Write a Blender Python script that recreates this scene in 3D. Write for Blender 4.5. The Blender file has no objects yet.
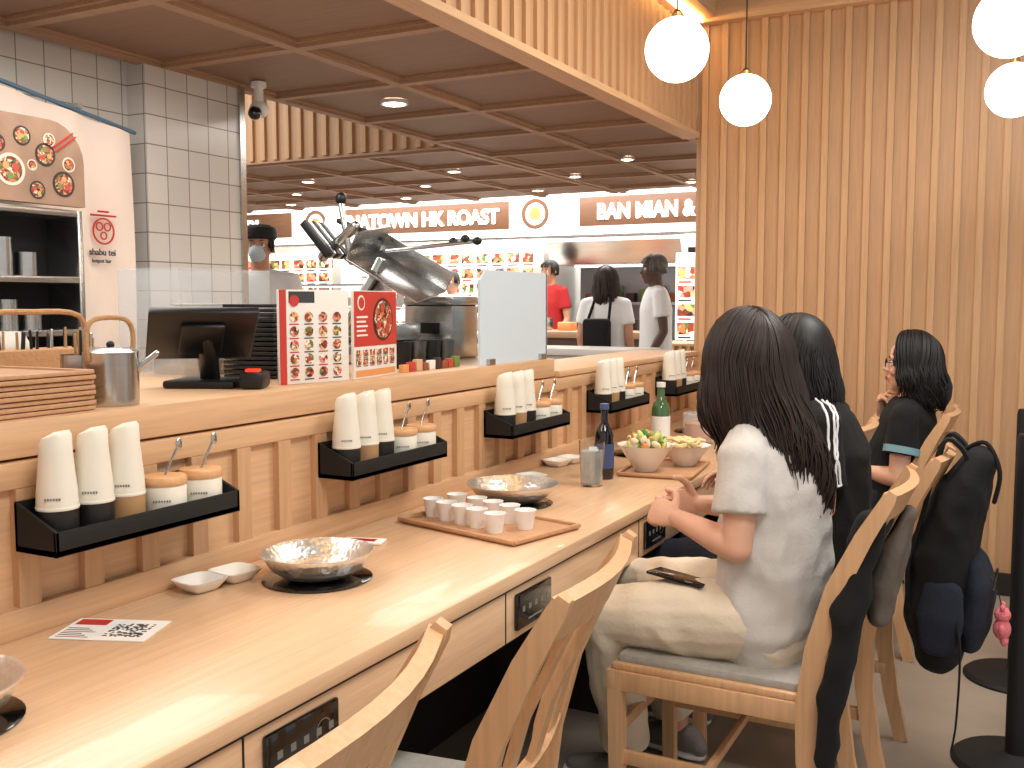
import bpy, bmesh, math, random
from mathutils import Vector as V, Matrix, Euler, noise
random.seed(7)
sc=bpy.context.scene
sc.view_settings.view_transform='Standard'
sc.view_settings.look='None'
COL=bpy.context.collection
def lin(c): return tuple((x/255/12.92 if x/255<=.04045 else ((x/255+.055)/1.055)**2.4) for x in c)
# ------------------------------------------------------------------ materials
MC={}
def mat(name,rgb=(200,200,200),rough=.5,metal=0,em=0,emc=None,var=0,vscale=8,bump=0,bscale=40,trans=0,alpha=1,coat=0,stretch=None,sheen=0,vor=0):
    if name in MC: return MC[name]
    m=bpy.data.materials.new(name); m.use_nodes=True; nt=m.node_tree; n=nt.nodes; L=nt.links
    p=n['Principled BSDF']; c=lin(rgb)
    p.inputs['Base Color'].default_value=(*c,1); p.inputs['Roughness'].default_value=rough; p.inputs['Metallic'].default_value=metal
    p.inputs['Transmission Weight'].default_value=trans; p.inputs['Alpha'].default_value=alpha; p.inputs['Coat Weight'].default_value=coat
    p.inputs['Sheen Weight'].default_value=sheen
    if em:
        p.inputs['Emission Color'].default_value=(*lin(emc or rgb),1); p.inputs['Emission Strength'].default_value=em
    tc=n.new('ShaderNodeTexCoord'); mp=n.new('ShaderNodeMapping'); L.new(tc.outputs['Object'],mp.inputs[0])
    if stretch: mp.inputs['Scale'].default_value=stretch
    if var:
        no=n.new('ShaderNodeTexNoise'); no.inputs['Scale'].default_value=vscale; no.inputs['Detail'].default_value=5
        L.new(mp.outputs[0],no.inputs['Vector'])
        r=n.new('ShaderNodeValToRGB'); r.color_ramp.elements[0].position=.3; r.color_ramp.elements[1].position=.7
        r.color_ramp.elements[0].color=(*[max(0,x*(1-var)) for x in c],1); r.color_ramp.elements[1].color=(*[min(1,x*(1+var)) for x in c],1)
        L.new(no.outputs[0],r.inputs[0]); L.new(r.outputs[0],p.inputs['Base Color'])
    if bump:
        if vor: b0=n.new('ShaderNodeTexVoronoi')
        else: b0=n.new('ShaderNodeTexNoise')
        b0.inputs['Scale'].default_value=bscale; L.new(mp.outputs[0],b0.inputs['Vector'])
        b=n.new('ShaderNodeBump'); b.inputs['Strength'].default_value=bump; b.inputs['Distance'].default_value=.01
        L.new(b0.outputs[0],b.inputs['Height']); L.new(b.outputs[0],p.inputs['Normal'])
    MC[name]=m; return m
def collage(name,scale,cols,em=0):
    m=bpy.data.materials.new(name); m.use_nodes=True; nt=m.node_tree; n=nt.nodes; L=nt.links; p=n['Principled BSDF']
    tc=n.new('ShaderNodeTexCoord'); v=n.new('ShaderNodeTexVoronoi'); v.inputs['Scale'].default_value=scale
    nz=n.new('ShaderNodeTexNoise'); nz.inputs['Scale'].default_value=scale*.7; mx=n.new('ShaderNodeMixRGB'); mx.inputs[0].default_value=.03
    L.new(tc.outputs['Object'],nz.inputs['Vector']); L.new(tc.outputs['Object'],mx.inputs[1]); L.new(nz.outputs['Color'],mx.inputs[2]); L.new(mx.outputs[0],v.inputs['Vector'])
    s=n.new('ShaderNodeSeparateColor'); L.new(v.outputs['Color'],s.inputs[0]); r=n.new('ShaderNodeValToRGB'); r.color_ramp.interpolation='CONSTANT'
    e=r.color_ramp.elements; e[0].color=(*lin(cols[0]),1); e[1].position=1/len(cols); e[1].color=(*lin(cols[1]),1)
    for i,c in enumerate(cols[2:]): q=e.new((i+2)/len(cols)); q.color=(*lin(c),1)
    L.new(s.outputs[0],r.inputs[0]); L.new(r.outputs[0],p.inputs['Base Color'])
    if em: L.new(r.outputs[0],p.inputs['Emission Color']); p.inputs['Emission Strength'].default_value=em
    p.inputs['Roughness'].default_value=.5; return m
def wood(name,rgb,axis='Y',var=.10,rough=.45,coat=0):
    s={'X':(1.2,26,26),'Y':(26,1.2,26),'Z':(26,26,1.2)}[axis]
    return mat(name,rgb,rough,var=var,vscale=3.5,bump=.05,bscale=6,stretch=s,coat=coat)
OAKY=wood('oak_y',(212,171,131),'Y'); OAKX=wood('oak_x',(212,172,133),'X'); OAKZ=wood('oak_z',(202,160,120),'Z')
TABLE=wood('table_oak',(221,183,146),'Y',.07,.27,.15)
WALLW=wood('wall_oak',(190,150,112),'Z',.08,.5); WALLB=wood('batten_oak',(198,157,117),'Z',.08,.5)
CHAIRW=wood('chair_ash',(208,164,122),'Z',.10,.36)
CEIL=wood('ceiling_walnut',(140,107,83),'X',.12,.5); CEILB=wood('ceiling_beam',(168,132,103),'Y',.10,.5)
DARKW=wood('dark_stain',(30,22,18),'Z',.2,.6)
BLACK=mat('black_plastic',(14,14,15),.4); BLACKM=mat('black_matte',(11,10,10),.7)
GLOSS=mat('black_glass',(7,7,8),.12,coat=.5)
STEEL=mat('stainless',(190,190,188),.25,1,var=.06,vscale=4,stretch=(1,1,20))
STEELD=mat('stainless_dark',(120,120,120),.3,1)
HAMMER=mat('hammered_metal',(226,224,220),.32,.9,bump=.14,bscale=85,vor=1)
WHITE=mat('white_plastic',(232,230,224),.4); CERAM=mat('ceramic_white',(236,232,224),.2,coat=.4)
PAPER=mat('paper_white',(240,238,234),.7); CREAM=mat('cream_ceramic',(232,227,212),.35)
KRAFT=mat('kraft_sleeve',(176,136,92),.6,var=.1); LID=wood('lid_wood',(216,168,120),'X')
TRAYW=wood('tray_wood',(192,146,108),'X',.10)
GLASS=mat('clear_glass',(245,248,248),.03,trans=1.0); FROST=mat('frosted_acrylic',(208,222,230),.5,alpha=.95)
ACR=mat('acrylic',(225,232,236),.05,alpha=.2)
RED=mat('red_print',(190,40,34),.5); SEAT=mat('seat_fabric',(158,153,144),.85,var=.08,vscale=60,bump=.15,bscale=250)
SKIN=mat('skin',(222,170,142),.48,var=.04,vscale=14); SKIN2=mat('skin_tan',(196,142,112),.5); SKIN3=mat('skin_dark',(86,58,44),.5)
LIPS=mat('lips',(178,96,88),.4); EYEW=mat('eye_white',(235,232,228),.2); EYED=mat('eye_dark',(20,12,10),.15)
HAIR=mat('hair_dark',(42,27,21),.5,var=.5,vscale=60,stretch=(1,1,.12)); HAIRB=mat('hair_black',(19,14,14),.52,var=.4,vscale=60,stretch=(1,1,.12))
TEE=mat('tee_grey',(208,203,197),.85,var=.03,bump=.12,bscale=120); PANTS=mat('pants_cream',(224,209,186),.85,var=.04,bump=.15,bscale=90)
BLKCL=mat('black_cloth',(11,11,12),.95,bump=.15,bscale=80); NAVY=mat('navy_cloth',(24,29,44),.9,bump=.2,bscale=60)
GREYCL=mat('grey_cloth',(104,94,86),.9,bump=.2,bscale=70); REDCL=mat('red_cloth',(170,26,30),.8); WHCL=mat('white_cloth',(228,228,228),.8)
PINK=mat('pink_plush',(226,120,130),.9,bump=.5,bscale=200)
FOODC=[(150,60,40),(214,120,80),(240,232,215),(90,120,50),(196,60,50),(110,60,40),(236,180,110),(60,36,30),(226,150,130)]
FOOD1=collage('food_photo_fine',110,FOODC); FOOD2=collage('food_photo_mid',120,[(120,50,34),(176,92,60),(225,205,180),(84,98,50),(150,50,40),(90,54,38),(200,150,100),(50,34,30),(196,120,100)]); FOOD3=collage('food_photo_lit',24,FOODC,.8)
# ------------------------------------------------------------------ builder
class B:
    def __init__(s,name): s.n=name; s.v=[]; s.f=[]; s.fm=[]; s.m=[]
    def mi(s,m):
        if m not in s.m: s.m.append(m)
        return s.m.index(m)
    def add(s,vs,fs,m,M=None):
        o=len(s.v); k=s.mi(m)
        for v in vs: s.v.append(M@V(v) if M is not None else V(v))
        for f in fs: s.f.append([i+o for i in f]); s.fm.append(k)
    def box(s,lo,hi,m,bev=0,M=None):
        lo=V(lo);hi=V(hi)
        if bev:
            bm=bmesh.new(); bmesh.ops.create_cube(bm,size=1)
            for v in bm.verts: v.co=V([(lo[i]+hi[i])/2+v.co[i]*(hi[i]-lo[i]) for i in range(3)])
            bmesh.ops.bevel(bm,geom=bm.edges[:],offset=bev,segments=2,affect='EDGES',profile=.5)
            bm.verts.index_update()
            s.add([v.co.copy() for v in bm.verts],[[v.index for v in f.verts] for f in bm.faces],m,M); bm.free(); return
        vs=[(x,y,z) for x in (lo.x,hi.x) for y in (lo.y,hi.y) for z in (lo.z,hi.z)]
        s.add(vs,[(0,1,3,2),(4,6,7,5),(0,4,5,1),(2,3,7,6),(0,2,6,4),(1,5,7,3)],m,M)
    def lathe(s,prof,m,c=(0,0,0),seg=28,M=None,close=False,ring=False):
        vs=[];fs=[];n=len(prof)
        for i in range(seg):
            a=2*math.pi*i/seg
            for r,z in prof: vs.append((c[0]+r*math.cos(a),c[1]+r*math.sin(a),c[2]+z))
        for i in range(seg):
            j=(i+1)%seg
            for k in range(n-1): fs.append((i*n+k,j*n+k,j*n+k+1,i*n+k+1))
        if prof[0][0]>1e-4 and not ring: fs.append([i*n for i in range(seg)][::-1])
        if prof[-1][0]>1e-4 and not close and not ring: fs.append([i*n+n-1 for i in range(seg)])
        s.add(vs,fs,m,M)
    def sweep(s,pts,secs,m,seg=10,cap0=1,cap1=1,up=None,rect=False):
        pts=[V(p) for p in pts]; n=len(pts)
        secs=[(q,q) if not isinstance(q,(tuple,list)) else q for q in secs]
        T=[]
        for i in range(n):
            t=(pts[min(i+1,n-1)]-pts[max(i-1,0)]); T.append(t.normalized() if t.length>1e-9 else V((0,0,1)))
        u=V(up) if up else (V((0,0,1)) if abs(T[0].z)<.9 else V((1,0,0)))
        rings=[]
        def ring(c,A,Bv,ra,rb):
            if rect: return [c+A*(x*ra)+Bv*(y*rb) for x,y in ((1,1),(-1,1),(-1,-1),(1,-1))]
            return [c+A*(math.cos(2*math.pi*k/seg)*ra)+Bv*(math.sin(2*math.pi*k/seg)*rb) for k in range(seg)]
        prev=u
        for i in range(n):
            t=T[i]; A=(u if up else prev); A=(A-t*A.dot(t)); A=A.normalized() if A.length>1e-6 else t.orthogonal().normalized()
            prev=A; Bv=t.cross(A); ra,rb=secs[i]
            if i==0 and cap0 and not rect:
                h=min(ra,rb)
                for q in (.97,.8,.5): rings.append(ring(pts[0]-t*h*q,A,Bv,ra*math.sqrt(1-q*q),rb*math.sqrt(1-q*q)))
            rings.append(ring(pts[i],A,Bv,ra,rb))
            if i==n-1 and cap1 and not rect:
                h=min(ra,rb)
                for q in (.5,.8,.97): rings.append(ring(pts[i]+t*h*q,A,Bv,ra*math.sqrt(1-q*q),rb*math.sqrt(1-q*q)))
        k=len(rings[0]); vs=[p for r in rings for p in r]; fs=[]
        for i in range(len(rings)-1):
            for j in range(k): fs.append((i*k+j,i*k+(j+1)%k,(i+1)*k+(j+1)%k,(i+1)*k+j))
        fs.append(list(range(k))[::-1]); fs.append([(len(rings)-1)*k+j for j in range(k)])
        s.add(vs,fs,m)
    def cap(s,p0,r0,p1,r1,m,seg=14,c0=1,c1=1): s.sweep([p0,p1],[r0,r1],m,seg,c0,c1)
    def cyl(s,p0,p1,r,m,seg=20): s.sweep([p0,p1],[r,r],m,seg,0,0)
    def ell(s,c,r,m,R=None,seg=18,rg=12):
        vs=[];fs=[]
        for i in range(1,rg):
            th=math.pi*i/rg
            for j in range(seg):
                a=2*math.pi*j/seg; p=V((r[0]*math.sin(th)*math.cos(a),r[1]*math.sin(th)*math.sin(a),r[2]*math.cos(th)))
                if R is not None: p=R@p
                vs.append(V(c)+p)
        tp=V((0,0,r[2])); 
        if R is not None: tp=R@tp
        vs.append(V(c)+tp); vs.append(V(c)-tp); a0=len(vs)-2
        for i in range(rg-2):
            for j in range(seg): fs.append((i*seg+j,(i+1)*seg+j,(i+1)*seg+(j+1)%seg,i*seg+(j+1)%seg))
        for j in range(seg):
            fs.append((a0,j,(j+1)%seg)); o=(rg-2)*seg; fs.append((a0+1,o+(j+1)%seg,o+j))
        s.add(vs,fs,m)
    def prism(s,poly,axis,lo,hi,m,M=None):
        def mk(p,h):
            q=list(p); q.insert(axis,h); return tuple(q)
        n=len(poly); vs=[mk(p,lo) for p in poly]+[mk(p,hi) for p in poly]
        fs=[list(range(n)),list(range(n,2*n))[::-1]]+[(i,n+i,n+(i+1)%n,(i+1)%n) for i in range(n)]
        s.add(vs,fs,m,M)
    def make(s,parent=None,smooth=35,vox=None,sm=3,fold=None,center=True):
        me=bpy.data.meshes.new(s.n); me.from_pydata([tuple(v) for v in s.v],[],s.f)
        for m in s.m: me.materials.append(m)
        me.polygons.foreach_set('material_index',s.fm); me.update()
        bm=bmesh.new(); bm.from_mesh(me); bmesh.ops.recalc_face_normals(bm,faces=bm.faces); bm.to_mesh(me); bm.free()
        ob=bpy.data.objects.new(s.n,me); COL.objects.link(ob)
        if vox:
            md=ob.modifiers.new('r','REMESH'); md.mode='VOXEL'; md.voxel_size=vox
            if sm: m2=ob.modifiers.new('s','SMOOTH'); m2.iterations=sm; m2.factor=.5
            dg=bpy.context.evaluated_depsgraph_get(); ev=ob.evaluated_get(dg); nm=bpy.data.meshes.new_from_object(ev)
            ob.modifiers.clear(); ob.data=nm; me=nm
            if not len(me.materials): me.materials.append(s.m[0])
            if fold:
                me.update(); cs=[(v.co.copy(),v.normal.copy()) for v in me.vertices]
                for v,(c,nr) in zip(me.vertices,cs): v.co=c+nr*fold(c)
            smooth=180
        me.polygons.foreach_set('use_smooth',[True]*len(me.polygons))
        if smooth<180: me.set_sharp_from_angle(angle=math.radians(smooth))
        if center:
            xs=[v.co for v in me.vertices]
            if xs:
                lo=V([min(p[i] for p in xs) for i in range(3)]); hi=V([max(p[i] for p in xs) for i in range(3)])
                o=V(((lo.x+hi.x)/2,(lo.y+hi.y)/2,lo.z)); me.transform(Matrix.Translation(-o)); ob.location=o
        me.update()
        if parent: ob.parent=parent; ob.matrix_parent_inverse=Matrix.Translation(-parent.location)
        return ob
def smoothpath(P,n=5):
    P=[V(p) for p in P]; out=[]
    for i in range(len(P)-1):
        p0=P[max(i-1,0)];p1=P[i];p2=P[i+1];p3=P[min(i+2,len(P)-1)]
        for k in range(n):
            t=k/n; out.append(.5*((2*p1)+(p2-p0)*t+(2*p0-5*p1+4*p2-p3)*t*t+(3*p1-p0-3*p2+p3)*t**3))
    out.append(P[-1]); return out
def empty(name,loc):
    e=bpy.data.objects.new(name,None); e.location=loc; e.empty_display_size=.1; COL.objects.link(e); return e
def TR(x,y,z,rz=0,rx=0,ry=0): return Matrix.Translation((x,y,z))@Euler((rx,ry,rz)).to_matrix().to_4x4()
def text(name,body,loc,size,m,rot,parent=None,ext=.004,align='LEFT',sx=1,bold=.02):
    c=bpy.data.curves.new(name,'FONT'); c.body=body; c.size=size; c.extrude=ext; c.align_x=align; c.materials.append(m); c.offset=size*bold
    o=bpy.data.objects.new(name,c); o.location=loc; o.rotation_euler=rot; o.scale=(sx,1,1); COL.objects.link(o)
    if parent: o.parent=parent; o.matrix_parent_inverse=Matrix.Translation(-parent.location)
    return o
# ------------------------------------------------------------------ room
FL=mat('floor_stone',(156,143,128),.5,var=.12,vscale=3,bump=.03,bscale=30)
b=B('floor'); b.box((-10,-1.5,-.1),(2.2,12,0),FL); b.make()
b=B('wall_back'); b.box((-1.55,5.0,0),(2.2,5.15,2.70),WALLW)
x=-1.52
while x<2.2:
    b.box((x,4.980,0),(x+.030,5.001,2.70),WALLB); x+=.098
b.make()
b=B('trim_1'); b.box((-1.56,4.93,2.70),(2.2,5.16,2.80),OAKX,.005); b.make()
b=B('baseboard_back'); b.box((-1.5,4.955,0),(2.2,4.979,.1),DARKW); b.make()
b=B('wall_left')
b.box((-1.60,-1,0),(-1.535,5.0,.74),DARKW)
b.box((-1.60,-1,.74),(-1.535,5.0,1.05),OAKY)
b.box((-1.536,-1,.745),(-1.515,5.0,.80),OAKY,.003)
b.box((-1.536,-1,1.005),(-1.52,5.0,1.05),OAKY,.003)
y=-.9
while y<4.98:
    b.box((-1.536,y,.80),(-1.518,y+.042,1.005),OAKZ); y+=.133
b.make()
b=B('serving_ledge'); b.box((-1.85,3.28,1.052),(-1.515,4.99,1.075),OAKY,.004)
b.box((-2.3,-1,1.055),(-1.53,3.27,1.12),OAKY,.004); b.box((-2.28,-1,0),(-1.62,3.24,1.056),OAKZ); b.box((-1.84,3.28,0),(-1.62,4.99,1.053),OAKZ)
b.make()
# ceilings
b=B('ceiling_kitchen'); zc=2.19
def coffer(x0,x1,y0,y1):
    b.box((x0,y0,zc),(x1,y1,zc+.08),CEIL)
    yy=y0
    while yy<y1+.01:
        b.box((x0,yy-.022,zc-.022),(x1,yy+.022,zc),CEILB); b.box((x0,yy-.04,zc-.010),(x1,yy+.04,zc),CEILB); yy+=.62
    xx=x1
    while xx>x0-.01:
        b.box((xx-.022,y0,zc-.0215),(xx+.022,y1,zc),CEILB); b.box((xx-.04,y0,zc-.0095),(xx+.04,y1,zc),CEILB); xx-=.62
coffer(-2.87,-1.62,-1,7.37); coffer(-9.0,-2.93,4.9,7.37); b.make()
b=B('wall_fascia'); b.box((-1.60,-1,2.16),(-1.55,4.995,2.66),WALLW)
y=-.95
while y<4.95: b.box((-1.551,y,2.175),(-1.535,y+.03,2.655),WALLB); y+=.085
b.box((-1.62,-1,2.15),(-1.53,4.995,2.176),OAKY)
b.make()
LED=mat('led_warm',(255,222,158),em=14,emc=(255,206,130))
b=B('led_strip'); b.box((-1.545,-1,2.70),(-1.50,4.92,2.715),LED); b.make()
b=B('trim_2'); b.box((-1.62,-1,2.716),(-1.44,4.92,2.80),OAKY); b.make()
b=B('wall_bulkhead'); b.box((-9,4.88,2.19),(-2.90,4.94,2.75),WALLW)
x=-8.95
while x<-2.9: b.box((x,4.862,2.2),(x+.035,4.881,2.75),WALLB); x+=.095
b.make()
b=B('ceiling'); b.box((-1.62,-1,2.96),(2.2,5.15,3.02),DARKW); b.box((-10,-1,3.02),(-1.5,12,3.1),mat('ceiling_white',(200,196,190),.8)); b.make()
dl=mat('downlight_glow',(255,244,225),em=22)
DL=[(-2.48,3.66,.045),(-2.2,1.55,.045)]+[(x,y,.035) for x in (-2.2,-3.4,-4.6,-5.8) for y in (5.7,6.95)]+[(-2.8,6.3,.03),(-4.0,6.3,.03),(-5.2,6.3,.03)]
for (x,y,r) in DL:
    b=B('downlight'); b.lathe([(r+.005,.0),(r+.005,.012),(r+.015,.012),(r+.015,-.004),(r+.005,-.004),(r+.005,0)],WHITE,(x,y,zc-.014),ring=True); b.lathe([(.0,.0),(r+.005,.0)],dl,(x,y,zc-.014),close=True); b.make()
# tile wall
tm=bpy.data.materials.new('tile'); tm.use_nodes=True; nt=tm.node_tree; p=nt.nodes['Principled BSDF']
tc=nt.nodes.new('ShaderNodeTexCoord'); sp=nt.nodes.new('ShaderNodeSeparateXYZ'); cb=nt.nodes.new('ShaderNodeCombineXYZ'); br=nt.nodes.new('ShaderNodeTexBrick')
ad=nt.nodes.new('ShaderNodeMath'); nt.links.new(tc.outputs['Object'],sp.inputs[0]); nt.links.new(sp.outputs[0],ad.inputs[0]); nt.links.new(sp.outputs[1],ad.inputs[1])
nt.links.new(ad.outputs[0],cb.inputs[0]); nt.links.new(sp.outputs[2],cb.inputs[1]); nt.links.new(cb.outputs[0],br.inputs['Vector'])
br.offset=0; br.inputs['Scale'].default_value=1; br.inputs['Brick Width'].default_value=.105; br.inputs['Row Height'].default_value=.105; br.inputs['Mortar Size'].default_value=.0022
br.inputs['Color1'].default_value=(*lin((212,207,199)),1); br.inputs['Color2'].default_value=(*lin((203,198,191)),1); br.inputs['Mortar'].default_value=(*lin((136,130,122)),1)
nt.links.new(br.outputs['Color'],p.inputs['Base Color']); p.inputs['Roughness'].default_value=.2
bp=nt.nodes.new('ShaderNodeBump'); bp.invert=True; bp.inputs['Strength'].default_value=.4; bp.inputs['Distance'].default_value=.004; nt.links.new(br.outputs['Fac'],bp.inputs['Height']); nt.links.new(bp.outputs[0],p.inputs['Normal'])
b=B('wall_tile'); b.box((-3.1,-1,0),(-2.93,2.62,2.6),tm); b.box((-3.1,2.62,0),(-2.84,3.09,2.6),tm); b.box((-3.11,3.09,0),(-2.83,3.12,2.6),STEEL); b.make()
b=B('security_camera'); b.lathe([(.03,.0),(.03,.02),(0,.02)],WHITE,(-2.74,3.10,2.165)); b.cyl((-2.74,3.10,2.165),(-2.74,3.10,2.09),.018,WHITE); b.ell((-2.74,3.10,2.08),(.038,.038,.034),WHITE); b.cap((-2.75,3.09,2.07),.028,(-2.70,3.03,2.05),.026,GLOSS); b.make()
# ------------------------------------------------------------------ table
b=B('dining_counter'); b.box((-1.514,-1,.718),(-.955,4.95,.75),TABLE,.004)
b.box((-.985,-1,.60),(-.965,4.95,.718),TABLE,.002); b.box((-1.51,-1,.59),(-.985,4.95,.60),DARKW)
b.box((-.966,-1,.712),(-.962,4.95,.716),DARKW)
for yy in (.25,1.05,1.84,2.64,3.44,4.24): b.box((-.9655,yy-.02,.60),(-.964,yy-.016,.712),DARKW)
for yy in (.3,1.5,2.9,4.3): b.box((-1.45,yy,0),(-1.05,yy+.04,.59),DARKW)
b.make()
gm=mat('panel_print',(120,116,110),.5)
for y in (.27,1.07,1.86,2.66,3.46,4.26):
    b=B('control_panel'); b.box((-.9648,y,.618),(-.955,y+.17,.698),GLOSS,.004)
    for k in range(5):
        yy=y+.022+k*.03; b.box((-.9552,yy,.655),(-.9546,yy+.012,.667),gm)
    b.box((-.9552,y+.05,.632),(-.9546,y+.12,.636),gm); b.lathe([(.018,0),(.0165,0)],gm,M=TR(-.9549,y+.13,.66,ry=math.pi/2),ring=True); b.make()
def pot(x,y,r=.112):
    b=B('induction_hob'); b.lathe([(0,.0005),(.112,.0005),(.114,.003),(.110,.005),(0,.005)],GLOSS,(x,y,.7501),40); b.make()
    b=B('hammered_pot'); z=.7555
    pr=[(0,0),(.045,.0),(.072,.006),(.096,.022),(r-.002,.046),(r+.003,.052),(r+.003,.055),(r-.004,.053),(.092,.026),(.070,.010),(.043,.005),(0,.005)]
    b.lathe([(a*r/.112,c) for a,c in pr],HAMMER,(x,y,z),64); b.make(smooth=60)
pot(-1.30,1.62); pot(-1.30,.80); pot(-1.30,2.50,.12)
for y in (3.55,4.3):
    b=B('induction_hob'); b.lathe([(0,.0005),(.112,.0005),(.114,.003),(.110,.005),(0,.005)],GLOSS,(-1.3,y,.7501),40); b.make()
def dish(x,y,rz):
    b=B('sauce_dish')
    for k in (-1,1):
        M=TR(x,y,.751,rz)
        R=[(.0,.028),(.006,.033),(.018,.043),(.022,.045),(.022,.041),(.009,.031),(.005,.0)]
        vs=[];n=24
        for z,r in R:
            for i in range(n):
                a=2*math.pi*i/n; c,s_=math.cos(a),math.sin(a); e=.45
                vs.append((k*.044+r*abs(c)**e*math.copysign(1,c),r*abs(s_)**e*math.copysign(1,s_),z))
        fs=[list(range(n))[::-1]]
        for j in range(len(R)-1):
            for i in range(n): fs.append((j*n+i,j*n+(i+1)%n,(j+1)*n+(i+1)%n,(j+1)*n+i))
        b.add(vs,fs,CERAM,M)
    b.make(smooth=60)
dish(-1.45,1.49,math.radians(82)); dish(-1.46,3.2,math.radians(80)); dish(-1.43,2.80,math.radians(65))
b=B('qr_flyer'); M=TR(-1.41,1.19,.7505,math.radians(22))
b.box((-.085,-.055,0),(.085,.055,.0012),PAPER,M=M); b.box((-.078,.02,.0012),(-.02,.05,.0015),RED,M=M)
ink=mat('ink',(60,60,64),.6)
random.seed(3)
for i in range(15):
    for j in range(15):
        if random.random()<.5: b.box((.0+i*.0045,-.035+j*.0045,.0012),(.0045+i*.0045,-.0305+j*.0045,.0015),ink,M=M)
for k in range(6): b.box((-.078,-.045+k*.009,.0012),(-.02-.01*(k%3),-.042+k*.009,.0015),RED if k%3==0 else ink,M=M)
b.make()
b=B('wet_wipe'); b.box((-.05,-.025,0),(.05,.025,.006),PAPER,.002,M=TR(-1.40,1.92,.7505,.3)); b.box((-.03,-.012,.006),(.03,.012,.0065),RED,M=TR(-1.40,1.92,.7505,.3)); b.make()
rt=math.radians(-14)
def tray(name,cx,cy,z,lx,ly,rz,m=TRAYW):
    b=B(name); M=TR(cx,cy,z,rz); b.box((-lx/2,-ly/2,0),(lx/2,ly/2,.006),m,.002,M=M)
    for s_ in (-1,1):
        b.box((-lx/2,s_*ly/2-.006,.004),(lx/2,s_*ly/2+.006,.014),m,.003,M=M); b.box((s_*lx/2-.006,-ly/2,.004),(s_*lx/2+.006,ly/2,.014),m,.003,M=M)
    return b.make()
tray('serving_tray',-1.225,2.215,.751,.40,.25,rt)
cupm=mat('paper_cup',(246,244,240),.6)
for i,(a,c) in enumerate([(-.165,-.035),(-.105,-.045),(-.045,-.048),(.015,-.055),(.085,-.065),(-.16,.05),(-.085,.05),(-.02,.042),(.045,.035),(.115,.015)]):
    p=TR(-1.225,2.215,.7575,rt)@V((a,c,0)); b=B('paper_cup')
    b.lathe([(0,.002),(.0185,0),(.0265,.046),(.0275,.048),(.0255,.048),(.0178,.004),(0,.004)],cupm,p,24); b.make()
# ------------------------------------------------------------------ condiment racks
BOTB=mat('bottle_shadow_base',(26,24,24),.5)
RZ0=.912
def bottle(x,y,kraft):
    b=B('sauce_dispenser'); z=RZ0
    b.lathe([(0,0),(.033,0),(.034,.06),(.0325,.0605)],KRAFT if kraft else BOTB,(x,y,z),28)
    n=28; vs=[]; R=[(.0345,.06),(.033,.09),(.030,.12),(.027,.155)]
    for r,h in R:
        for i in range(n): a=2*math.pi*i/n; vs.append((x+r*math.cos(a),y+r*math.sin(a),z+h))
    for r,h,sl in ((.0262,.178,.008),(.022,.186,.008),(.001,.190,.0)):
        for i in range(n): a=2*math.pi*i/n; vs.append((x+r*math.cos(a),y+r*math.sin(a),z+h+sl*math.cos(a+2.4)*(-1)*(r/.0255)))
    fs=[]
    for j in range(len(R)+2):
        for i in range(n): fs.append((j*n+i,j*n+(i+1)%n,(j+1)*n+(i+1)%n,(j+1)*n+i))
    fs.append([(len(R)+2)*n+i for i in range(n)])
    b.add(vs,fs,CREAM)
    b.lathe([(.0347,.059),(.0352,.06),(.0352,.064),(.0345,.065)],CREAM,(x,y,z),28,ring=True)
    M=TR(x,y,z,-math.radians(50))
    for k in range(6): b.box((.0318,-.013+k*.0045,.078),(.0345,-.0105+k*.0045,.0815),gm,M=M)
    b.make()
def jar(x,y,spoon):
    b=B('condiment_jar'); z=RZ0
    b.lathe([(0,0),(.038,0),(.041,.006),(.041,.058),(.038,.064),(.0,.064)],CREAM,(x,y,z),28)
    b.lathe([(0,.064),(.041,.064),(.0425,.067),(.0425,.076),(.040,.080),(0,.080)],LID,(x,y,z),28)
    M=TR(x,y,z,-math.radians(50))
    for k in range(7): b.box((.0395,-.016+k*.0048,.035),(.0415,-.0135+k*.0048,.0385),gm,M=M)
    if spoon:
        b.sweep([(x,y,z+.075),(x-.005,y+.02,z+.10),(x-.004,y+.04,z+.13)],[.002,.0022,.0028],STEEL,8); b.ell((x-.004,y+.043,z+.135),(.004,.008,.012),STEEL)
    b.make()
for i,y0 in enumerate((1.09,1.90,2.72,3.53,4.32)):
    L_=.43
    b=B('condiment_rack'); x0,x1=-1.517,-1.415; z=RZ0-.012
    b.box((x0,y0,z),(x1,y0+L_,z+.010),BLACKM); b.box((x0,y0,z),(x0+.006,y0+L_,z+.085),BLACKM); b.box((x1-.006,y0,z),(x1,y0+L_,z+.042),BLACKM,.001)
    for yy in (y0,y0+L_-.006): b.prism([(x0,z),(x1,z),(x1,z+.042),(x0,z+.085)],1,yy,yy+.006,BLACKM)
    b.make()
    ys=[.045,.118,.19]
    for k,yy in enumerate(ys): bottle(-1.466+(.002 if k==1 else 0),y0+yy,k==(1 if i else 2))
    jar(-1.464,y0+.28,True); jar(-1.464,y0+.374,True)
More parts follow.
